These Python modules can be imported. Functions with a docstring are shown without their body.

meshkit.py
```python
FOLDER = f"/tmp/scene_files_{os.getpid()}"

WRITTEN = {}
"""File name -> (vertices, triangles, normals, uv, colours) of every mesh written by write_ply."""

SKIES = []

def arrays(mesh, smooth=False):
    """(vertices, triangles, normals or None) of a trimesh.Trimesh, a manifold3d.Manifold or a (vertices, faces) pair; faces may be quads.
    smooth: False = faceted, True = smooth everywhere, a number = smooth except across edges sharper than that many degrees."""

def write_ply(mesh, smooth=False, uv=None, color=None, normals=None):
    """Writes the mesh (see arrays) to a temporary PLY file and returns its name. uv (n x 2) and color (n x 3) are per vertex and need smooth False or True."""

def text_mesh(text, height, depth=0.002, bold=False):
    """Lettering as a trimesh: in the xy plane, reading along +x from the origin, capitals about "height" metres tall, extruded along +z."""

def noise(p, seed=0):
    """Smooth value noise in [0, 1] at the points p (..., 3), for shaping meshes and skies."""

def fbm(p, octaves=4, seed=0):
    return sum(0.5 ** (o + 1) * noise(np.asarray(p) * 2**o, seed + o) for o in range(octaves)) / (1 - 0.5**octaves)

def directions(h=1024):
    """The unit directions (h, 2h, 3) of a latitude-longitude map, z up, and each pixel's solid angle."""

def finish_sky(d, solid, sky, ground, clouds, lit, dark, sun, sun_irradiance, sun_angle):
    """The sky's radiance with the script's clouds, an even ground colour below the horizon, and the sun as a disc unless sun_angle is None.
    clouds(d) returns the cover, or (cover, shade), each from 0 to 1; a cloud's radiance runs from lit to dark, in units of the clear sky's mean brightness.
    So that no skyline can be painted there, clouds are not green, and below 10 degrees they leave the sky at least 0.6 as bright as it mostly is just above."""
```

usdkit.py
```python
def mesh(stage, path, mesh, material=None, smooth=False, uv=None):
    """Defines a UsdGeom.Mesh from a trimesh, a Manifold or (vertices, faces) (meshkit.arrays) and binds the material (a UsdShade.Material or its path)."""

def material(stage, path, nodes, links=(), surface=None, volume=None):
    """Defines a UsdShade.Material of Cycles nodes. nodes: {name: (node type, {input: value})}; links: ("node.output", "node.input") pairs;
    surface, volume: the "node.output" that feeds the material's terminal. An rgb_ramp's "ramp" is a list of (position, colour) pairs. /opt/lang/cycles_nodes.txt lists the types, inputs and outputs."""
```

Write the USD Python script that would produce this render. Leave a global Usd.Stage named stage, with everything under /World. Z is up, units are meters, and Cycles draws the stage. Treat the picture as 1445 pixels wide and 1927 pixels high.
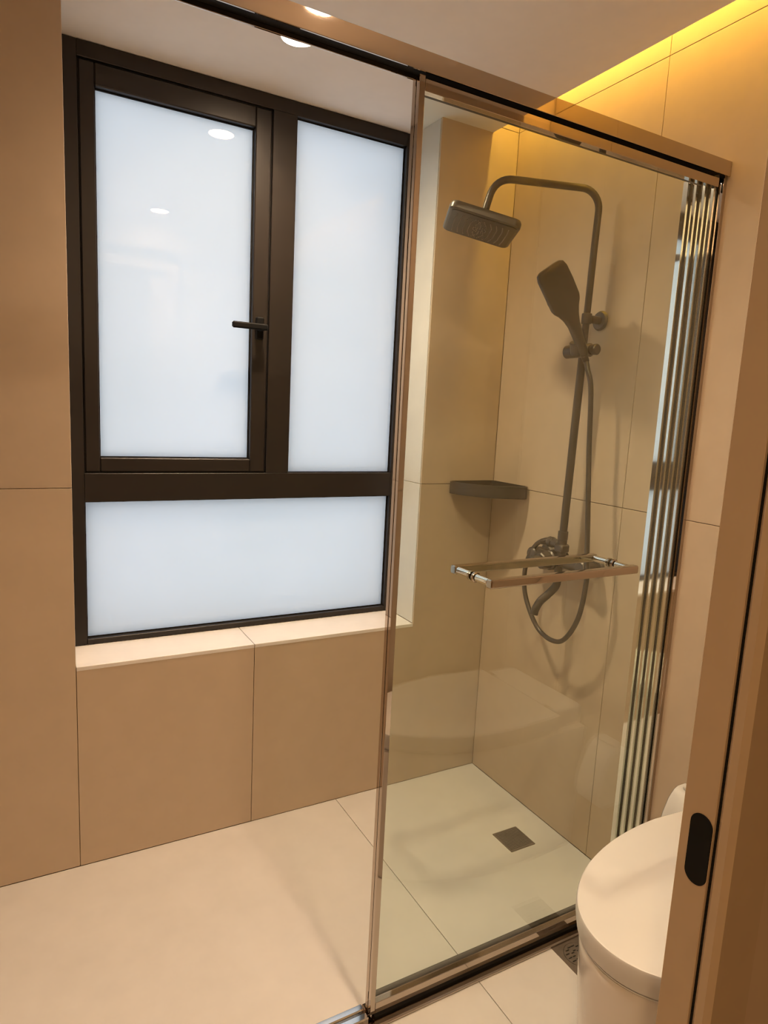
import math, random
import numpy as np
import trimesh
import usdkit
from pxr import Usd, UsdGeom, UsdLux, UsdShade, Gf, Sdf
from shapely.geometry import Polygon

random.seed(7)
rng = np.random.default_rng(7)
stage = Usd.Stage.CreateInMemory()
UsdGeom.SetStageUpAxis(stage, UsdGeom.Tokens.z)
UsdGeom.SetStageMetersPerUnit(stage, 1.0)
UsdGeom.Xform.Define(stage, '/World')
UsdGeom.Scope.Define(stage, '/World/Looks')

# ------------------------------------------------------------------ camera
# axes: x to the right (right tiled wall at x=0), y towards the window wall (y=0), z up
W, H = 1445, 1927
F, YAW, PITCH, ROLL = 1241.57, 0.5099, -0.1523, 0.0502
CAM = np.array([-1.5271, -1.9194, 1.3522])
fw = np.array([math.sin(YAW) * math.cos(PITCH), math.cos(YAW) * math.cos(PITCH), math.sin(PITCH)])
rt = np.cross(fw, [0, 0, 1]); rt /= np.linalg.norm(rt)
up = np.cross(rt, fw)
rt, up = rt * math.cos(ROLL) + up * math.sin(ROLL), -rt * math.sin(ROLL) + up * math.cos(ROLL)
cam = UsdGeom.Camera.Define(stage, '/World/camera')
m = Gf.Matrix4d(*rt, 0, *up, 0, *(-fw), 0, *CAM, 1)
cam.AddTransformOp().Set(m)
cam.CreateHorizontalApertureAttr(36.0)
cam.CreateVerticalApertureAttr(36.0 * H / W)
cam.CreateFocalLengthAttr(F / W * 36.0)
cam.CreateClippingRangeAttr(Gf.Vec2f(0.02, 100))
cam.CreateExposureAttr(0.0)

# ------------------------------------------------------------------ light
SKY = 0.50                    # overcast daylight behind the frosted window
LAMP = 1340.0                 # radiance of a downlight lens
WARM = (1.0, 0.74, 0.49)
LED = 64.0                    # cove strip
LED_COL = (1.0, 0.58, 0.09)
HALL = 1250.0
sky = UsdLux.DomeLight.Define(stage, '/World/sky')
sky.CreateIntensityAttr(SKY)
sky.CreateColorAttr(Gf.Vec3f(0.86, 0.97, 1.10))

# ------------------------------------------------------------------ helpers
used = {}
def numbered(parent, name):
    k = used.get((parent, name), 0)
    used[(parent, name)] = k + 1
    return f'{parent}/{name}' if k == 0 else f'{parent}/{name}_{k:03d}'
def path_of(p):
    return '/World' if p is None else str(p.GetPath())
def obj(name, mesh, mat, parent=None, smooth=False, label=None, cat=None, group=None, kind=None):
    if isinstance(mesh, list):
        mesh = trimesh.util.concatenate(mesh)
    p = numbered(path_of(parent), name)
    prim = usdkit.mesh(stage, p, mesh, M[mat], smooth=smooth).GetPrim()
    return tag(prim, label, cat, group, kind)
def tag(prim, label=None, cat=None, group=None, kind=None):
    for k, v in (('label', label), ('category', cat), ('group', group), ('kind', kind)):
        if v:
            prim.SetCustomDataByKey(k, v)
    return prim
def thing(name, label=None, cat=None, group=None, kind=None, loc=(0, 0, 0), parent=None):
    x = UsdGeom.Xform.Define(stage, numbered(path_of(parent), name))
    if loc != (0, 0, 0):
        x.AddTranslateOp().Set(Gf.Vec3d(*loc))
    return tag(x.GetPrim(), label, cat, group, kind)
def box(x0, x1, y0, y1, z0, z1, b=0.0):
    lo, hi = np.array([x0, y0, z0], float), np.array([x1, y1, z1], float)
    if b <= 0:
        t = trimesh.creation.box(hi - lo); t.apply_translation((lo + hi) / 2)
        return t
    pts = []
    for sx in (0, 1):
        for sy in (0, 1):
            for sz in (0, 1):
                s = np.array([sx, sy, sz]); c = np.where(s, hi, lo); d = np.where(s, -b, b)
                for k in range(3):
                    q = c.copy().astype(float)
                    for j in range(3):
                        if j != k:
                            q[j] += d[j]
                    pts.append(q)
    return trimesh.convex.convex_hull(np.array(pts))
def frame_to(a, b):
    a, b = np.asarray(a, float), np.asarray(b, float)
    d = b - a; L = np.linalg.norm(d); d /= L
    T = trimesh.geometry.align_vectors([0, 0, 1], d); T[:3, 3] = a
    return T, L
def cyl(a, b, r, r2=None, n=28, e=0.0015):
    T, L = frame_to(a, b)
    r2 = r if r2 is None else r2
    prof = [(0, 0), (r - e, 0), (r, e), (r2, L - e), (r2 - e, L), (0, L)]
    t = trimesh.creation.revolve(np.array(prof), sections=n)
    t.apply_transform(T)
    return t
def lathe(a, d, prof, n=36):
    T, _ = frame_to(a, np.asarray(a, float) + np.asarray(d, float))
    t = trimesh.creation.revolve(np.array(prof, float), sections=n)
    t.apply_transform(T)
    return t
def catmull(pts, n=12):
    p = np.asarray(pts, float); p = np.vstack([2 * p[0] - p[1], p, 2 * p[-1] - p[-2]])
    out = []
    for i in range(1, len(p) - 2):
        for t in np.linspace(0, 1, n, endpoint=False):
            a, b, c, d = p[i - 1:i + 3]
            out.append(.5 * (2 * b + (c - a) * t + (2 * a - 5 * b + 4 * c - d) * t * t + (3 * b - a - 3 * c + d) * t ** 3))
    out.append(p[-2])
    return np.array(out)
def tube(path, r, n=16):
    p = np.asarray(path, float); N = len(p)
    r = np.broadcast_to(r, (N,))
    t = np.gradient(p, axis=0); t /= np.linalg.norm(t, axis=1, keepdims=True)
    u = np.cross(t[0], [0.3, 0.9, 0.2]); u /= np.linalg.norm(u)
    a = np.linspace(0, 2 * np.pi, n, endpoint=False)
    V = []
    for i in range(N):
        u = u - t[i] * (u @ t[i]); u /= np.linalg.norm(u)
        w = np.cross(t[i], u)
        V.append(p[i] + r[i] * (np.cos(a)[:, None] * u + np.sin(a)[:, None] * w))
    V = np.vstack(V + [p[:1], p[-1:]])
    Fc = []
    for i in range(N - 1):
        for j in range(n):
            k = (j + 1) % n
            Fc += [[i * n + j, i * n + k, (i + 1) * n + k], [i * n + j, (i + 1) * n + k, (i + 1) * n + j]]
    for j in range(n):
        k = (j + 1) % n
        Fc += [[N * n, k, j], [N * n + 1, (N - 1) * n + j, (N - 1) * n + k]]
    m = trimesh.Trimesh(V, Fc, process=False); m.fix_normals()
    return m
def loft(rings):
    """rings: list of (n,3) loops of equal count, capped at both ends by a fan."""
    n = len(rings[0]); V = np.vstack(rings + [rings[0].mean(0)[None], rings[-1].mean(0)[None]])
    Fc = []
    for i in range(len(rings) - 1):
        for j in range(n):
            k = (j + 1) % n
            Fc += [[i * n + j, i * n + k, (i + 1) * n + k], [i * n + j, (i + 1) * n + k, (i + 1) * n + j]]
    b, t = len(rings) * n, len(rings) * n + 1
    for j in range(n):
        k = (j + 1) % n
        Fc += [[b, k, j], [t, (len(rings) - 1) * n + j, (len(rings) - 1) * n + k]]
    m = trimesh.Trimesh(V, Fc, process=False); m.fix_normals()
    return m
def rrect(w, h, r, n=8):
    r = min(r, w / 2 - 1e-5, h / 2 - 1e-5); out = []
    for cx, cy, a0 in ((w / 2 - r, h / 2 - r, 0), (-w / 2 + r, h / 2 - r, 90), (-w / 2 + r, -h / 2 + r, 180), (w / 2 - r, -h / 2 + r, 270)):
        for a in np.radians(np.linspace(a0, a0 + 90, n + 1)):
            out.append((cx + r * math.cos(a), cy + r * math.sin(a)))
    return np.array(out)
def prism(poly, depth):
    return trimesh.creation.extrude_polygon(poly, depth, engine='earcut')
def place(mesh, origin, xa, ya, za):
    T = np.eye(4); T[:3, 0], T[:3, 1], T[:3, 2], T[:3, 3] = xa, ya, za, origin
    mesh = mesh.copy(); mesh.apply_transform(T); mesh.fix_normals()
    return mesh

# ------------------------------------------------------------------ materials
M = {}
def pbr(name, col, rough=.5, metal=0., spec=.5, var=0., scale=30., bump=0., bscale=200., rvar=0., coat=0.):
    nodes = {'p': ('principled_bsdf', {'base_color': col, 'roughness': rough, 'metallic': metal, 'specular_ior_level': spec, 'coat_weight': coat})}
    links = []
    if var or rvar or bump:
        nodes['g'] = ('texture_coordinate', {})
    if var:
        nodes['n'] = ('noise_texture', {'scale': scale, 'detail': 5.0, 'roughness': .6})
        lo, hi = [c * (1 - var) for c in col], [min(1, c * (1 + var)) for c in col]
        nodes['r'] = ('rgb_ramp', {'ramp': [(0.3, lo), (0.7, hi)]})
        links += [('g.object', 'n.vector'), ('n.fac', 'r.fac'), ('r.color', 'p.base_color')]
    if rvar:
        nodes['n3'] = ('noise_texture', {'scale': 9.0, 'detail': 3.0})
        nodes['mr'] = ('map_range', {'from_min': .3, 'from_max': .7, 'to_min': max(0, rough - rvar), 'to_max': rough + rvar})
        links += [('g.object', 'n3.vector'), ('n3.fac', 'mr.value'), ('mr.result', 'p.roughness')]
    if bump:
        nodes['n2'] = ('noise_texture', {'scale': bscale, 'detail': 3.0})
        nodes['b'] = ('bump', {'strength': bump, 'distance': .001})
        links += [('g.object', 'n2.vector'), ('n2.fac', 'b.height'), ('b.normal', 'p.normal')]
    M[name] = usdkit.material(stage, '/World/Looks/' + name, nodes, links, surface='p.BSDF')
TILE = (.53, .42, .31)
pbr('wall_tile', TILE, .48, spec=.4, var=.03, scale=14, bump=.05, bscale=500, rvar=.06)
pbr('floor_tile', (.61, .585, .565), .50, spec=.4, var=.03, scale=10, bump=.05, bscale=500, rvar=.06)
pbr('daylit_sill_tile', (.76, .72, .69), .42, spec=.45, var=.03, scale=12)  # whiter than the wall tile: window daylight put into sill and reveal colour
pbr('grout', (.38, .28, .19), .85, var=.1, scale=60)
pbr('plaster', (.88, .84, .80), .9, spec=.2, var=.015, scale=20, bump=.04, bscale=300)
pbr('hall_paint', (.62, .50, .38), .85, spec=.2, var=.02, scale=10)
pbr('hall_floor', (.45, .36, .27), .5, var=.06, scale=6)
pbr('door_paint', (.56, .44, .31), .55, spec=.35, var=.02, scale=25)
pbr('black_metal', (.005, .005, .005), .6, spec=.18)
pbr('rubber', (.010, .009, .008), .7, spec=.2)
pbr('window_metal', (.019, .0145, .012), .42, spec=.38, bump=.08, bscale=900)
pbr('chrome', (.50, .43, .37), .025, metal=1.)
pbr('chrome_bright', (.90, .89, .87), .05, metal=1.)
pbr('gunmetal', (.088, .076, .064), .36, metal=.55, spec=.5, bump=.05, bscale=700, rvar=.05)
pbr('gunmetal_dark', (.050, .042, .035), .42, metal=.3, spec=.45)
pbr('nozzle', (.33, .29, .25), .55)
pbr('drain_steel', (.26, .22, .19), .36, metal=.75, rvar=.06, var=.06, scale=80)
pbr('drain_dark', (.015, .013, .012), .6)
pbr('ceramic', (.76, .72, .69), .12, spec=.5, coat=.3)
pbr('white_plastic', (.64, .63, .625), .28, spec=.5)
pbr('lamp_rim', (.85, .80, .72), .4)
def emit(name, col, s):
    M[name] = usdkit.material(stage, '/World/Looks/' + name, {'e': ('emission', {'color': col, 'strength': s})}, [], surface='e.emission')
def beam(name, col, s, n, glow):
    # reflector downlight: bright along its axis, softer to the sides
    M[name] = usdkit.material(stage, '/World/Looks/' + name, {
        'lw': ('layer_weight', {'blend': .5}), 'c': ('math', {'math_type': 'subtract', 'value1': 1.0}),
        'p': ('math', {'math_type': 'power', 'value2': n}), 'k': ('math', {'math_type': 'multiply_add', 'value2': s, 'value3': glow}),
        'e': ('emission', {'color': col})},
        [('lw.facing', 'c.value2'), ('c.value', 'p.value1'), ('p.value', 'k.value1'), ('k.value', 'e.strength')], surface='e.emission')
beam('lamp_glow', WARM, LAMP, 1.9, 6.0)
beam('hall_glow', (1.0, .64, .30), HALL, 1.5, 6.0)
emit('led_glow', LED_COL, LED)
# clear tinted shower glass: straight-through transmission, a Fresnel reflection on each face
def clear(name, tint, rough=0.0):
    M[name] = usdkit.material(stage, '/World/Looks/' + name, {
        'geo': ('geometry', {}),
        'ior': ('map_range', {'from_min': 0., 'from_max': 1., 'to_min': 1.62, 'to_max': 1 / 1.62}),
        'f': ('fresnel', {}), 't': ('transparent_bsdf', {'color': tint}), 'gl': ('glossy_bsdf', {'color': (1, 1, 1), 'roughness': rough}),
        'mx': ('mix_closure', {})},
        [('geo.backfacing', 'ior.value'), ('ior.result', 'f.IOR'), ('f.fac', 'mx.fac'), ('t.BSDF', 'mx.closure1'), ('gl.BSDF', 'mx.closure2')], surface='mx.closure')
clear('shower_glass', (.942, .985, .948))
# frosted pane: etched on the outside (diffuse transmission), smooth on the room side
M['frosted_glass'] = usdkit.material(stage, '/World/Looks/frosted_glass', {
    'g': ('texture_coordinate', {}), 'n': ('noise_texture', {'scale': 3.0, 'detail': 3.0}),
    'r': ('rgb_ramp', {'ramp': [(.3, (.935, .948, .945)), (.7, (.955, .965, .965))]}),
    'f': ('fresnel', {'IOR': 1.5}), 't': ('translucent_bsdf', {}), 'gl': ('glossy_bsdf', {'color': (1, 1, 1), 'roughness': 0.0}), 'mx': ('mix_closure', {})},
    [('g.object', 'n.vector'), ('n.fac', 'r.fac'), ('r.color', 't.color'), ('f.fac', 'mx.fac'), ('t.BSDF', 'mx.closure1'), ('gl.BSDF', 'mx.closure2')], surface='mx.closure')

# ------------------------------------------------------------------ the room
XL, YF = -2.15, -1.47                 # left wall, front (door) wall inner faces
ZC, ZTOP = 2.285, 2.47                # dropped ceiling, slab above the cove
WL, WR, WB, WD = -1.405, -0.3125, 0.607, 0.17   # window opening and recess depth
JZ, JZ2 = 1.108, 2.308                # horizontal tile joints
G = 0.0008                            # half joint
def tiles(parent, rects, make, mat, name='tile'):
    for (a0, a1, b0, b1) in rects:
        obj(name, make(a0 + G, a1 - G, b0 + G, b1 - G), mat, parent)
TH = .008
# back wall (window wall)
wb = thing('wall_back', kind='structure')
bk = [box(XL - .1, WL - .012, TH, .30, 0, ZTOP), box(WR + .012, .1, TH, .30, 0, ZTOP), box(WL - .012, WR + .012, TH, .30, 0, WB - .012)]
obj('backing', bk, 'grout', wb)
yb = lambda x0, x1, z0, z1: box(x0, x1, 0, TH - .0005, z0, z1, .0006)
tiles(wb, [(XL, WL, 0, JZ), (XL, WL, JZ, ZC), (WL, -.895, 0, WB), (WR, 0, JZ, JZ2), (WR, 0, JZ2, ZTOP - .001)], yb, 'wall_tile')
ell = Polygon([(-.895 + G, G), (-G, G), (-G, JZ - G), (WR + G, JZ - G), (WR + G, WB - G), (-.895 + G, WB - G)])   # tile notched round the window corner
obj('tile', place(prism(ell, TH - .0005), (0, TH - .0005, 0), (1, 0, 0), (0, 0, 1), (0, -1, 0)), 'wall_tile', wb)
# reveals of the window recess, tiled
tiles(wb, [(TH, .20, WB, JZ), (TH, .20, JZ, ZC)], lambda y0, y1, z0, z1: box(WR, WR + .0115, y0, y1, z0, z1, .0006), 'daylit_sill_tile', 'reveal_tile')
tiles(wb, [(TH, .20, WB, JZ), (TH, .20, JZ, ZC)], lambda y0, y1, z0, z1: box(WL - .0115, WL, y0, y1, z0, z1, .0006), 'daylit_sill_tile', 'reveal_tile')
tiles(wb, [(WL, -.895, -.0015, .20), (-.895, WR, -.0015, .20)], lambda x0, x1, y0, y1: box(x0, x1, y0, y1, WB - .0115, WB, .0008), 'daylit_sill_tile', 'daylit_sill_tile')
# right wall
wr = thing('wall_right', kind='structure')
obj('backing', box(TH, .12, -2.6, .30, 0, ZTOP), 'grout', wr)
xr = lambda y0, y1, z0, z1: box(0, TH - .0005, y0, y1, z0, z1, .0006)
tiles(wr, [(y1, y0, z0, z1) for y0, y1 in ((0, -.60), (-.60, -1.20), (-1.20, YF)) for z0, z1 in ((0, JZ), (JZ, JZ2), (JZ2, ZTOP - .001))], xr, 'wall_tile')
# left and front walls (seen only in reflections)
wl_ = thing('wall_left', kind='structure')
obj('backing', box(XL - .12, XL - TH, YF - .02, .30, 0, ZTOP), 'grout', wl_)
tiles(wl_, [(y1, y0, z0, z1) for y0, y1 in ((0, -.60), (-.60, -1.20), (-1.20, YF)) for z0, z1 in ((0, JZ), (JZ, ZC))],
      lambda y0, y1, z0, z1: box(XL - TH + .0005, XL, y0, y1, z0, z1, .0006), 'wall_tile')
DX0, DX1, DZ = -1.95, -.82, 2.03      # door opening
wf = thing('wall_front', kind='structure')
PY0, PY1 = YF - .021, YF - .068       # slot of the sliding door inside the wall
obj('backing', [box(XL - .1, DX0, YF - .081, YF - TH, 0, ZTOP), box(DX0, DX1, YF - .081, YF - TH, DZ, ZTOP),
                box(DX1 + .01, .1, YF - .018, YF - TH, 0, ZTOP), box(DX1 + .01, .1, YF - .081, YF - .061, 0, ZTOP)], 'hall_paint', wf)
tiles(wf, [(DX1, -.60, 0, JZ), (DX1, -.60, JZ, ZC), (-.60, 0, 0, JZ), (-.60, 0, JZ, ZC), (XL, DX0, 0, JZ), (XL, DX0, JZ, ZC), (DX0, DX1, DZ, ZC)],
      lambda x0, x1, z0, z1: box(x0, x1, YF - TH + .0005, YF, z0, z1, .0006), 'wall_tile')
# floor
fl = thing('floor', kind='structure')
obj('backing', box(XL - .1, .1, -1.60, .30, -.12, -.008), 'grout', fl)
tiles(fl, [(XL, -1.79, YF, -.815), (-1.79, -.59, YF, -.815), (-.59, 0, YF, -.815), (XL, -1.79, -.815, 0), (-1.79, -.59, -.815, 0), (-.59, 0, -.815, 0)],
      lambda x0, x1, y0, y1: box(x0, x1, y0, y1, -.0075, 0, .0006), 'floor_tile')
obj('threshold', box(DX0, DX1, YF - .081, YF, -.0075, .001, .001), 'door_paint', fl)
# ceiling: dropped board with a lit gap along the right wall
ce = thing('ceiling', kind='structure')
obj('board', box(XL, -.110, YF, .0, ZC, ZC + .025), 'plaster', ce)
obj('recess_board', box(WL - .011, WR + .011, .0, .20, ZC, ZC + .025), 'plaster', ce)
obj('upper_slab', box(XL - .1, .1, -1.62, .30, ZTOP, ZTOP + .1), 'plaster', ce)
# corridor behind the camera
hw = thing('wall_corridor', kind='structure')
obj('wall_panel', [box(-3.3, 1.2, -3.10, -3.0, 0, 2.5), box(-3.4, -3.3, -3.1, -1.5, 0, 2.5), box(1.2, 1.3, -3.1, -1.5, 0, 2.5),
                   box(-3.3, XL - .1, -1.6, -1.5, 0, 2.5), box(.1, 1.2, -1.6, -1.5, 0, 2.5)], 'hall_paint', hw)
obj('floor_corridor', box(-3.3, 1.2, -3.0, YF - .081, -.1, 0), 'hall_floor', kind='structure')
obj('ceiling_corridor', box(-3.4, 1.3, -3.1, -1.5, 2.5, 2.6), 'plaster', kind='structure')

# ------------------------------------------------------------------ window
wn = thing('window_1', kind='structure')
Y0 = WD
def wbar(x0, x1, z0, z1, y0=Y0, y1=Y0 + .06, b=.0015):
    return box(x0, x1, y0, y1, z0, z1, b)
FX0, FX1, FZ0, FZ1 = WL + .001, WR - .001, WB + .001, ZC - .001
MX0, MX1, TZ0, TZ1 = -.813, -.735, 1.044, 1.129
obj('frame', [wbar(FX0, -1.361, FZ0, FZ1), wbar(-.338, FX1, FZ0, FZ1), wbar(-1.361, -.338, 2.243, FZ1), wbar(-1.361, -.338, FZ0, .625)], 'window_metal', wn)
obj('transom', wbar(-1.361, -.338, TZ0, TZ1), 'window_metal', wn)
obj('mullion', wbar(MX0, MX1, TZ1, 2.243), 'window_metal', wn)
# opening sash: stands 4 mm behind the frame face with a black gap round it
SX0, SX1, SZ0, SZ1 = -1.357, -.8165, 1.1325, 2.2395
sy0, sy1 = Y0 + .004, Y0 + .055
sash = obj('sash', [box(SX0, SX0 + .040, sy0, sy1, SZ0, SZ1, .003), box(SX1 - .050, SX1, sy0, sy1, SZ0, SZ1, .003),
                   box(SX0 + .04, SX1 - .05, sy0, sy1, SZ0, SZ0 + .042, .003), box(SX0 + .04, SX1 - .05, sy0, sy1, SZ1 - .058, SZ1, .003)], 'window_metal', wn)
gx0, gx1, gz0, gz1 = SX0 + .039, SX1 - .049, SZ0 + .041, SZ1 - .057
obj('pane', box(gx0, gx1, Y0 + .030, Y0 + .036, gz0, gz1), 'frosted_glass', sash)
def gasket(x0, x1, z0, z1, y, w=.004, d=.006):
    return [box(x0, x0 + w, y - d, y, z0, z1), box(x1 - w, x1, y - d, y, z0, z1), box(x0 + w, x1 - w, y - d, y, z0, z0 + w), box(x0 + w, x1 - w, y - d, y, z1 - w, z1)]
obj('gasket', gasket(gx0, gx1, gz0, gz1, Y0 + .030), 'rubber', sash)
hz = 1.590
obj('handle', [box(-.858, -.832, Y0 - .008, Y0 + .004, hz - .035, hz + .035, .004), cyl((-.845, Y0 - .006, hz), (-.845, Y0 - .040, hz), .011),
               box(-.945, -.832, Y0 - .052, Y0 - .038, hz - .0095, hz + .0095, .004)], 'black_metal', sash)
obj('gap_seal', [box(-1.361, SX0, Y0 + .008, Y0 + .05, TZ1, 2.243), box(SX1, MX0, Y0 + .012, Y0 + .05, TZ1, 2.243),
                 box(SX0, SX1, Y0 + .008, Y0 + .05, TZ1, SZ0), box(SX0, SX1, Y0 + .008, Y0 + .05, SZ1, 2.243)], 'rubber', wn)
for (x0, x1, z0, z1) in ((MX1, -.338, TZ1, 2.243), (-1.361, -.338, .625, TZ0)):
    obj('pane', box(x0 - .001, x1 + .001, Y0 + .022, Y0 + .028, z0 - .001, z1 + .001), 'frosted_glass', wn)
    obj('gasket', gasket(x0, x1, z0, z1, Y0 + .022, .003, .004), 'rubber', wn)

# ------------------------------------------------------------------ lamps
def downlight(x, y, z, label, glow, r=.043):
    t = thing('downlight', label, 'ceiling light', loc=(x, y, z), group=None)
    obj('rim', lathe((0, 0, 0), (0, 0, 1), [(r, .002), (r + .001, -.0025), (r + .010, -.0015), (r + .011, -.0002), (r, -.0002), (r, .002)]), 'lamp_rim', t, 40)
    obj('lens', lathe((0, 0, -.0012), (0, 0, 1), [(0, 0), (r - .002, 0), (r, .0008), (r, .002), (0, .002)]), glow, t)
    return t
downlight(-.868, -.168, ZC, 'round glowing downlight in the ceiling over the shower, close behind the door track', 'lamp_glow')
downlight(-.870, -1.31, ZC, 'round glowing downlight over the toilet side, mirrored in the face of the door track', 'lamp_glow')
downlight(-1.95, -2.30, 2.5, 'round downlight in the corridor ceiling outside the sliding door', 'hall_glow')
led = thing('light_strip', 'long yellow glowing light strip hidden in the ceiling gap along the right wall', 'light strip')
obj('channel', box(-.108, -.084, YF + .02, -.012, ZTOP - .012, ZTOP), 'lamp_rim', led)
obj('diffuser', box(-.105, -.087, YF + .022, -.014, ZTOP - .016, ZTOP - .0122), 'led_glow', led)

# ------------------------------------------------------------------ shower enclosure
en = thing('shower_enclosure_frame', 'polished steel track, sill rail and wall post framing the shower opening', 'shower frame')
TZ = 1.985
obj('top_track', [box(XL + .01, -.002, -.8215, -.817, 1.951, TZ, .0008), box(XL + .01, -.002, -.817, -.772, TZ - .004, TZ - .0005), box(XL + .01, -.002, -.775, -.7705, 1.956, TZ, .0008)], 'chrome', en)
obj('track_channel', box(XL + .01, -.004, -.8165, -.7755, 1.964, TZ - .0045), 'black_metal', en)
obj('bottom_track', [box(XL + .01, -.002, -.833, -.772, 0, .009, .003), box(-.883, -.002, -.793, -.776, .006, .0190, .0025)], 'chrome', en)
obj('track_ridge', box(XL + .01, -.883, -.817, -.800, .006, .021, .0025), 'chrome_bright', en)
obj('track_ridge', box(XL + .01, -.883, -.793, -.776, .006, .021, .0025), 'chrome_bright', en)
for k in range(5):
    x_, y_ = -.012 - .0115 * k, -.812 + .0160 * k
    obj('post_rib', box(x_, -.0005, y_, y_ + .0150, .009 if k else .0, 1.988 if k == 0 else 1.9505, .0007), 'chrome_bright' if k else 'chrome', en)
    if k:
        obj('post_seal', box(x_ + .0075, -.001, y_ - .0012, y_ + .0001, .02, 1.95), 'rubber', en)
IY = -.7835
obj('guide_rail', box(-.855, -.050, IY - .006, IY + .006, 1.930, 1.955, .001), 'gunmetal_dark', en)
obj('guide_rail', box(-.855, -.050, IY - .006, IY + .006, .0195, .042, .001), 'gunmetal_dark', en)
obj('brush_seal', box(-.866, -.036, -.811, -.797, .009, .022), 'rubber', en)

pd = thing('sliding_glass_door', 'sliding shower door of clear tinted glass with a square towel bar through it', 'shower door')
GY = -.803
obj('glass_pane', box(-.868, -.026, GY - .003, GY + .003, .045, 1.930), 'shower_glass', pd)
obj('stile', [box(-.880, -.8675, -.8135, -.803, .021, 1.949, .0008), box(-.880, -.8675, -.8005, -.789, .021, 1.949, .0008)], 'chrome', pd)
obj('stile_seal', box(-.8785, -.869, -.804, -.799, .022, 1.948), 'rubber', pd)
obj('top_rail', box(-.867, -.030, -.8125, -.7965, 1.924, 1.945, .001), 'chrome', pd)
obj('bottom_rail', box(-.867, -.030, -.8125, -.7965, .019, .046, .001), 'chrome', pd)
# towel bar through the glass
hx0, hx1, hz0 = -.673, -.252, 1.008
br = .0095
def sqbar(a, b, r=br):
    T, L = frame_to(a, b)
    ring = rrect(2 * r, 2 * r, .004, 4)
    prof = []
    for z, s in ((0, .8), (.002, 1), (L - .002, 1), (L, .8)):
        prof.append(np.c_[ring * s, np.full(len(ring), z)])
    t = loft(prof); t.apply_transform(T)
    return t
oy, iy = -.868, -.738
tb = obj('towel_bar', sqbar((hx0 - br, oy, hz0), (hx1 + br, oy, hz0)), 'chrome', pd, 40)
obj('inner_bar', sqbar((hx0 - br, iy, hz0), (hx1 + br, iy, hz0)), 'chrome', tb, 40)
for hx in (hx0, hx1):
    for (ya, yb_, yc_) in ((oy + br, GY - .011, GY - .003), (iy - br, GY + .011, GY + .003)):
        sd = np.sign(yb_ - ya)
        obj('standoff', cyl((hx, ya, hz0), (hx, yb_ - sd * .002, hz0), .0085), 'chrome_bright', tb, 40)
        obj('clamp_washer', cyl((hx, yb_, hz0), (hx, yc_, hz0), .0115), 'chrome', tb, 40)
        obj('clamp_seal', cyl((hx, yb_ - sd * .0025, hz0), (hx, yb_ + sd * .0005, hz0), .0072, e=.0003), 'rubber', tb)

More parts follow.
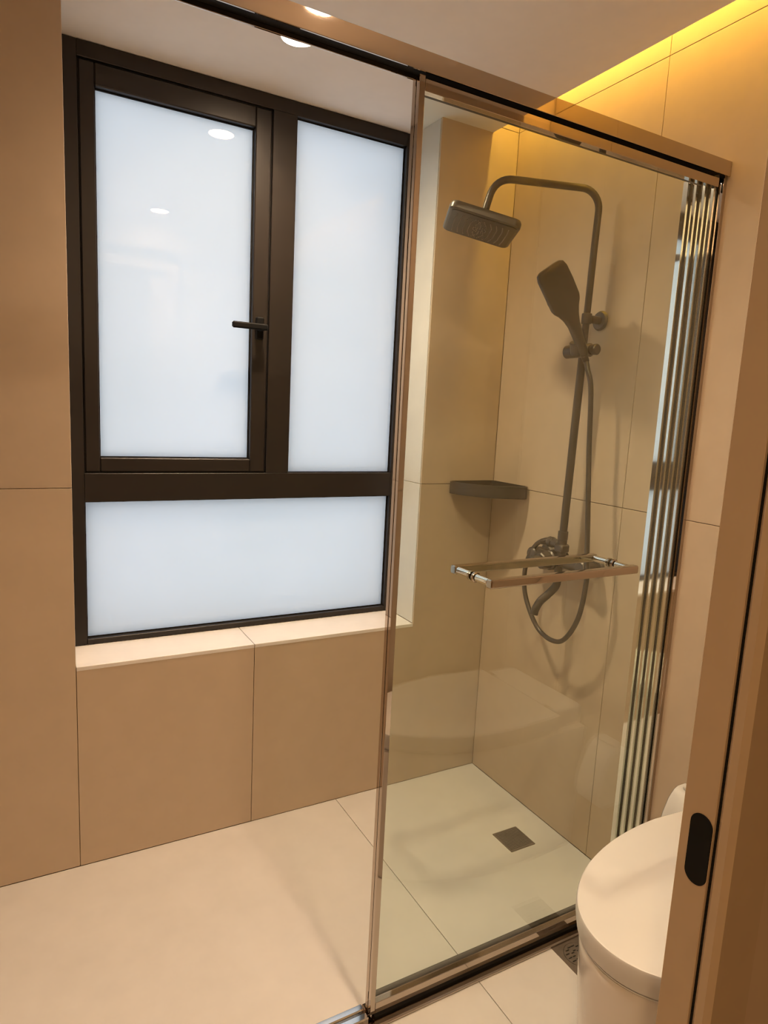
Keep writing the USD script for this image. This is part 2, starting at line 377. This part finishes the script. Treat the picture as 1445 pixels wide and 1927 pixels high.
# ------------------------------------------------------------------ shower column
sc = thing('shower_column', 'dark grey shower column with rain head, riser pipe and mixer on the right wall', 'shower')
RX = -.060
ry = lambda z: -.436 - .022 * (z - 1.0)
top = np.array([RX, ry(2.0), 2.0]); hc = np.array([-.390, -.347, 1.862])
dirh = np.array([hc[0] - top[0], hc[1] - top[1], 0]); LH = np.linalg.norm(dirh); dirh /= LH
def bend(c, a, b, r, n=10):
    """points of an arc of radius r from direction -a (arriving along a) to b, corner at c"""
    out = []
    for t in np.linspace(0, math.pi / 2, n):
        out.append(c - a * r + b * r - b * r * math.cos(t) + a * r * math.sin(t))
    return out
zu = np.array([0, 0, 1.0])
path = [np.array([RX, ry(1.50), 1.50])] + [np.array([RX, ry(z), z]) for z in (1.7, 1.85)]
path += bend(top, zu, dirh, .055)
arm_end = hc + np.array([.010, -.003, .040])
c2 = top + dirh * (LH - .035); 
path += [top + dirh * .16]
down = arm_end - c2; down /= np.linalg.norm(down)
a0 = c2 - dirh * .055; a1 = c2 + down * .055
path += [(1 - t) ** 2 * a0 + 2 * t * (1 - t) * c2 + t * t * a1 for t in np.linspace(0, 1, 9)]
path += [arm_end]
obj('overhead_arm', tube(np.array(path), .0100, 20), 'gunmetal', sc, True)
obj('riser_pipe', [cyl((RX, ry(.985), .985), (RX, ry(1.56), 1.56), .0118), cyl((RX, ry(.985), .985), (RX, ry(1.012), 1.012), .0155)], 'gunmetal', sc, 40)
obj('wall_bracket', [cyl((-.0005, ry(1.647), 1.647), (-.010, ry(1.647), 1.647), .029, .027, e=.003), cyl((-.008, ry(1.647), 1.647), (RX + .006, ry(1.647), 1.647), .0115), cyl((RX, ry(1.632), 1.632), (RX, ry(1.662), 1.662), .0145)], 'gunmetal', sc, 40)
# rain head: rounded square plate tilted with its face to the room
from math import cos, sin
a, b, c = -.496, .24, -.04
Rz = np.array([[cos(a), -sin(a), 0], [sin(a), cos(a), 0], [0, 0, 1]])
Ry = np.array([[cos(b), 0, sin(b)], [0, 1, 0], [-sin(b), 0, cos(b)]])
Rx = np.array([[1, 0, 0], [0, cos(c), -sin(c)], [0, sin(c), cos(c)]])
RH = Rz @ Ry @ Rx
def headmesh(mm):
    return place(mm, hc, RH[:, 0], RH[:, 1], RH[:, 2])
def rr3(s, r, z):
    q = rrect(s, s, r, 6); return np.c_[q, np.full(len(q), z)]
head = obj('rain_head', headmesh(loft([rr3(.190, .017, 0), rr3(.197, .020, .003), rr3(.198, .021, .014), rr3(.192, .020, .021), rr3(.12, .03, .026), rr3(.05, .024, .030)])), 'gunmetal', sc, 35)
obj('face_plate', headmesh(loft([rr3(.176, .012, -.0022), rr3(.180, .013, -.0012), rr3(.180, .013, .002)])), 'gunmetal_dark', head, 30)
noz = []
bead = trimesh.creation.icosphere(1, .0019)
for k in range(-5, 6):
    xk = k * .0148
    half = .066 - .0 * abs(k)
    nn = 15
    for j in range(nn):
        yy = -half + 2 * half * j / (nn - 1)
        bow = .010 * (1 - abs(k) / 6.0) * (1 if k >= 0 else -1) * max(0, (abs(yy) - .035) / .023) * -1
        if abs(k) <= 1 and abs(yy) < .022:
            continue
        b_ = bead.copy(); b_.apply_translation((xk + bow, yy, -.0028)); noz.append(b_)
for rr_ in (.009, .018):
    for t in np.linspace(0, 2 * np.pi, int(rr_ * 900), endpoint=False):
        b_ = bead.copy(); b_.apply_translation((rr_ * cos(t), rr_ * sin(t) * 1.1, -.0028)); noz.append(b_)
nz_ = headmesh(trimesh.util.concatenate(noz))
obj('nozzle', nz_, 'nozzle', head, kind='stuff')
nrm = RH[:, 2]
obj('swivel_joint', [cyl(hc + nrm * .024, arm_end + np.array([0, 0, .012]), .0155, .0125)], 'gunmetal', head, 40)
# slider
sz = 1.553
sl = obj('slide_bracket', cyl((RX - .012, -.392, sz), (RX - .012, -.492, sz + .002), .0195, e=.005), 'gunmetal', sc, 40)
obj('clamp_knob', [cyl((RX - .012, -.492, sz + .002), (RX - .012, -.499, sz + .002), .010), cyl((RX - .012, -.499, sz + .002), (RX - .012, -.516, sz + .002), .0155, e=.003)], 'gunmetal', sl, 40)
obj('socket', [cyl((RX - .046, -.470, sz - .012), (RX - .060, -.478, sz + .020), .0165, .0185), box(RX - .050, RX - .01, -.485, -.455, sz - .010, sz + .012, .004)], 'gunmetal', sl, 40)
# mixer valve
mz, my = .915, -.405
mv = obj('mixer_valve', [cyl((-.052, -.30, mz), (-.052, -.545, mz), .0195, e=.004), cyl((-.020, my, mz), (-.085, my, mz), .033, .031, e=.004),
                   cyl((RX, ry(.99), mz), (RX, ry(.99), .99), .0145, e=.002), box(RX - .018, RX + .018, ry(.99) - .018, ry(.99) + .018, .945, .972, .005)], 'gunmetal', sc, 40)
for ye in (-.315, -.530):
    obj('wall_flange', [cyl((-.0005, ye, mz), (-.012, ye, mz), .032, .028, e=.003), cyl((-.010, ye, mz), (-.052, ye, mz), .0165), cyl((-.030, ye, mz), (-.075, ye, mz), .0225, e=.004)], 'gunmetal', mv, 40)
obj('lever', [cyl((-.085, my, mz), (-.118, my, mz), .030, .026, n=8, e=.004), box(-.150, -.098, my - .012, my + .012, mz + .004, mz + .016, .004)], 'gunmetal', mv)
obj('diverter_knob', [cyl((RX, ry(.985) + .012, .968), (RX, ry(.985) + .040, .968), .0145, e=.003), cyl((RX, ry(.985) + .038, .968), (RX, ry(.985) + .058, .968), .0175, n=10, e=.003)], 'gunmetal', mv, 40)
sp = catmull([(-.062, -.432, .900), (-.062, -.432, .860), (-.066, -.430, .835), (-.085, -.420, .808), (-.105, -.410, .785), (-.116, -.404, .760), (-.119, -.402, .742)], 8)
obj('spout', tube(sp, .0125, 20), 'gunmetal', mv, 50)

# hand shower with its hose
hs = thing('hand_shower', 'dark grey hand shower with paddle head and looping hose in the slide bracket', 'hand shower')
base = np.array([-.100, -.488, 1.548]); tip = np.array([-.240, -.500, 1.754])
ax = tip - base; LL = np.linalg.norm(ax); ax /= LL
side = np.array([0.0, 1.0, 0.0]) - ax * ax[1]; side /= np.linalg.norm(side)     # thickness direction (away from camera)
wid = np.cross(side, ax)
# tilt the paddle a little so that its back faces the door
prof = [(-.012, .0105, .0105), (0, .0140, .013), (.05, .0175, .0140), (.085, .0210, .0135), (.108, .0270, .0125), (.126, .0380, .0115), (.140, .0500, .0110), (.152, .0550, .0115), (.200, .0560, .0120), (.238, .0555, .0115), (.252, .0500, .0100), (.257, .0400, .0070)]
rings = []
for s, w_, t_ in prof:
    n = 40; an = np.linspace(0, 2 * np.pi, n, endpoint=False)
    e = 1.0 if s < .1 else .62
    cx = np.sign(np.cos(an)) * np.abs(np.cos(an)) ** e * w_; cy = np.sign(np.sin(an)) * np.abs(np.sin(an)) ** e * t_
    ctr = base + ax * s + side * (.020 * max(0, (s - .05) / .2) ** 2)
    rings.append(ctr + cx[:, None] * wid + cy[:, None] * side)
obj('paddle_body', loft(rings), 'gunmetal', hs, 50)
fc = base + ax * .196 + side * (.0235)
obj('spray_face', place(loft([np.c_[rrect(.092, .090, .02, 8), np.zeros(36)], np.c_[rrect(.086, .084, .018, 8), np.full(36, .004)]]), fc, wid, ax, np.cross(wid, ax)), 'gunmetal_dark', hs, 40)
hp = [base - ax * .010, base - ax * .030, (-.088, -.500, 1.50), (-.084, -.517, 1.44), (-.082, -.530, 1.27), (-.084, -.550, 1.10), (-.088, -.567, .97), (-.088, -.575, .895), (-.086, -.556, .775), (-.082, -.505, .690), (-.080, -.450, .667), (-.078, -.385, .682), (-.076, -.330, .735), (-.074, -.297, .80), (-.072, -.295, .88), (-.066, -.325, .945), (RX, -.362, .970), (RX, ry(.985) + .050, .970)]
obj('hose', tube(catmull(hp, 10), .0075, 12), 'gunmetal', hs, True)
obj('hose_nut', cyl(base - ax * .012, base - ax * .034, .0105, .009), 'gunmetal', hs, 40)
obj('hose_nut', cyl((-.0655, -.349, .962), (RX, -.372, .970), .0095), 'gunmetal', hs, 40)

# corner shelf
cs = thing('corner_shelf', 'dark grey curved shower basket shelf in the tiled corner left of the riser', 'corner shelf')
def arc_shelf(inset, n=28):
    R0 = .203 - inset
    pts = [(-inset - .001 + .0005, -inset - .001 + .0005)]
    A, B = np.array([-R0 - .001, -inset - .001]), np.array([-inset - .001, -R0 - .001])
    ctrl = (A + B) / 2 + np.array([-.085, -.085])
    t = np.linspace(0, 1, n)[:, None]
    q = (1 - t) ** 2 * A + 2 * t * (1 - t) * ctrl + t ** 2 * B
    return Polygon([tuple(p) for p in np.vstack([pts, q])]).buffer(-.020).buffer(.020, quad_segs=8) if inset == 0 else Polygon([tuple(p) for p in np.vstack([pts, q])])
outer = arc_shelf(0); inner = outer.buffer(-.004)
tr = prism(outer, .004); tr.apply_translation((0, 0, 1.077)); obj('tray', tr, 'gunmetal', cs)
rm = prism(outer.difference(inner), .042); rm.apply_translation((0, 0, 1.0775)); obj('rim', rm, 'gunmetal', cs, 40)

# ------------------------------------------------------------------ floor drains
d1 = thing('floor_drain', 'square dark steel floor drain inside the shower', 'floor drain', loc=(-.158, -.441, 0))
obj('frame', prism(Polygon(rrect(.098, .098, .002, 2)).difference(Polygon(rrect(.088, .088, .002, 2))), .0016), 'drain_steel', d1)
obj('pan', box(-.044, .044, -.044, .044, .0001, .0005), 'drain_dark', d1)
sl_ = [box(-.0438, .0438, -.0435 + k * .0059, -.0395 + k * .0059, .0004, .0014, .0003) for k in range(15)]
obj('slat', sl_, 'drain_steel', d1, kind='stuff')
d2 = thing('floor_drain', 'square steel floor drain with round slotted grate beside the toilet', 'floor drain', loc=(-.310, -.878, 0))
sq = Polygon(rrect(.098, .098, .002, 2))
circ = Polygon([(.0375 * cos(t), .0375 * sin(t)) for t in np.linspace(0, 2 * np.pi, 48, endpoint=False)])
obj('frame', prism(sq.difference(circ), .0016), 'drain_steel', d2)
obj('pan', box(-.040, .040, -.040, .040, .0001, .0004), 'drain_dark', d2)
gr = Polygon([(.0365 * cos(t), .0365 * sin(t)) for t in np.linspace(0, 2 * np.pi, 48, endpoint=False)])
for rr_, cnt, ln in ((.027, 14, .011), (.0135, 8, .009)):
    for k in range(cnt):
        t = 2 * np.pi * k / cnt
        s_ = Polygon([(rr_ * cos(t) + ln / 2 * sx, rr_ * sin(t) + .0016 * sy) for sx, sy in ((-1, -1), (1, -1), (1, 1), (-1, 1))])
        gr = gr.difference(s_)
obj('grate', prism(gr if gr.geom_type == 'Polygon' else max(gr.geoms, key=lambda g: g.area), .0019), 'drain_steel', d2)

# ------------------------------------------------------------------ toilet (backs on to the right wall)
to = thing('toilet', 'white ceramic toilet with its lid closed against the right wall', 'toilet', loc=(0, -1.243, 0))
def dshape(xb, xt, hw, n=64, p=2.08):
    """D outline: straight back at xb, rounded front with its tip at xt (xt<xb), half width hw"""
    xs = xb - (xb - xt) * .30
    out = []
    t = np.linspace(-np.pi / 2, np.pi / 2, n)
    L = xs - xt
    for k in t:
        c_, s_ = abs(cos(k)) ** (2 / p), np.sign(sin(k)) * abs(sin(k)) ** (2 / p)
        out.append((xs - L * c_, hw * s_))
    out = np.array(out)
    # taper of the sides towards the back
    back = np.array([(xb, hw * .93), (xb, hw * .5), (xb, 0), (xb, -hw * .5), (xb, -hw * .93)])
    return np.vstack([out, back])
def ring(xb, xt, hw, z, **k):
    q = dshape(xb, xt, hw, **k); return np.c_[q, np.full(len(q), z)]
obj('bowl', loft([ring(-.006, -.640, .178, .0005), ring(-.006, -.644, .182, .004), ring(-.006, -.658, .190, .15), ring(-.006, -.672, .200, .30), ring(-.006, -.679, .2045, .40), ring(-.006, -.680, .205, .414), ring(-.02, -.676, .201, .418)]), 'ceramic', to, 40)
obj('seat', loft([ring(-.125, -.672, .198, .4185), ring(-.125, -.676, .201, .420), ring(-.125, -.676, .201, .4225), ring(-.125, -.672, .198, .4235)]), 'white_plastic', to, 40)
obj('lid', loft([ring(-.126, -.672, .198, .425), ring(-.125, -.680, .205, .428), ring(-.125, -.684, .208, .450), ring(-.125, -.684, .208, .468), ring(-.1255, -.6825, .2065, .4725), ring(-.127, -.679, .204, .474)]), 'white_plastic', to, 35)
rear = loft([np.c_[rrect(.116, .340, .018, 8) * s + np.array([-.063, 0]), np.full(36, z)] for s, z in ((.98, .4185), (1, .422), (1, .466), (.985, .472), (.95, .474))])
obj('rear_cover', rear, 'white_plastic', to, 45)
for s_ in (1, -1):
    obj('hinge', cyl((-.121, s_ * .150, .471), (-.121, s_ * .120, .471), .0075, e=.002), 'chrome_bright', to, 40)

# small white box on the wall beside the toilet
pb = thing('wall_box', 'small white sloping plastic box on the wall between toilet and shower glass', 'box')
pf = [(-.001, .240), (-.070, .240), (-.086, .247), (-.094, .265), (-.092, .306), (-.080, .350), (-.062, .388), (-.044, .408), (-.030, .414), (-.001, .414)]
py0, py1 = -.995, -.900
rgs = []
for y_, s_ in ((py0, .95), (py0 + .004, 1.0), (py1 - .004, 1.0), (py1, .95)):
    q = np.array(pf); c_ = np.array([-.001, .34]); q = c_ + (q - c_) * s_
    rgs.append(np.c_[q[:, 0], np.full(len(q), y_), q[:, 1]])
obj('shell', loft(rgs), 'white_plastic', pb, 40)
obj('lid', box(-.034, -.001, py0 + .008, py1 - .020, .4145, .423, .002), 'white_plastic', pb)

# ------------------------------------------------------------------ sliding door and its jamb
dr = thing('door_1', kind='structure')
DE = -.885
panel = box(DE, -.04, -1.5312, -1.4930, .008, 2.00, .0008)
obj('panel', panel, 'door_paint', dr)
pull_z = .893
pull = prism(Polygon(rrect(.083, .0262, .0130, 10)), .0012)
yc = -1.5178
obj('edge_pull', place(pull, (DE - .0012, yc, pull_z), (0, 0, 1), (0, 1, 0), (1, 0, 0)), 'black_metal', dr)
jm = thing('trim_1', kind='structure')
obj('jamb', box(DE - .001, DX1 + .013, -1.5545, -1.5337, 0, DZ, .0060), 'door_paint', jm)
obj('jamb_seal', box(DE + .004, DX1 + .012, -1.5340, -1.5314, 0, DZ), 'rubber', jm)
obj('trim_2', box(DX0 - .03, DX0 + .03, YF - .095, YF - .005, 0, DZ, .003), 'door_paint', kind='structure')
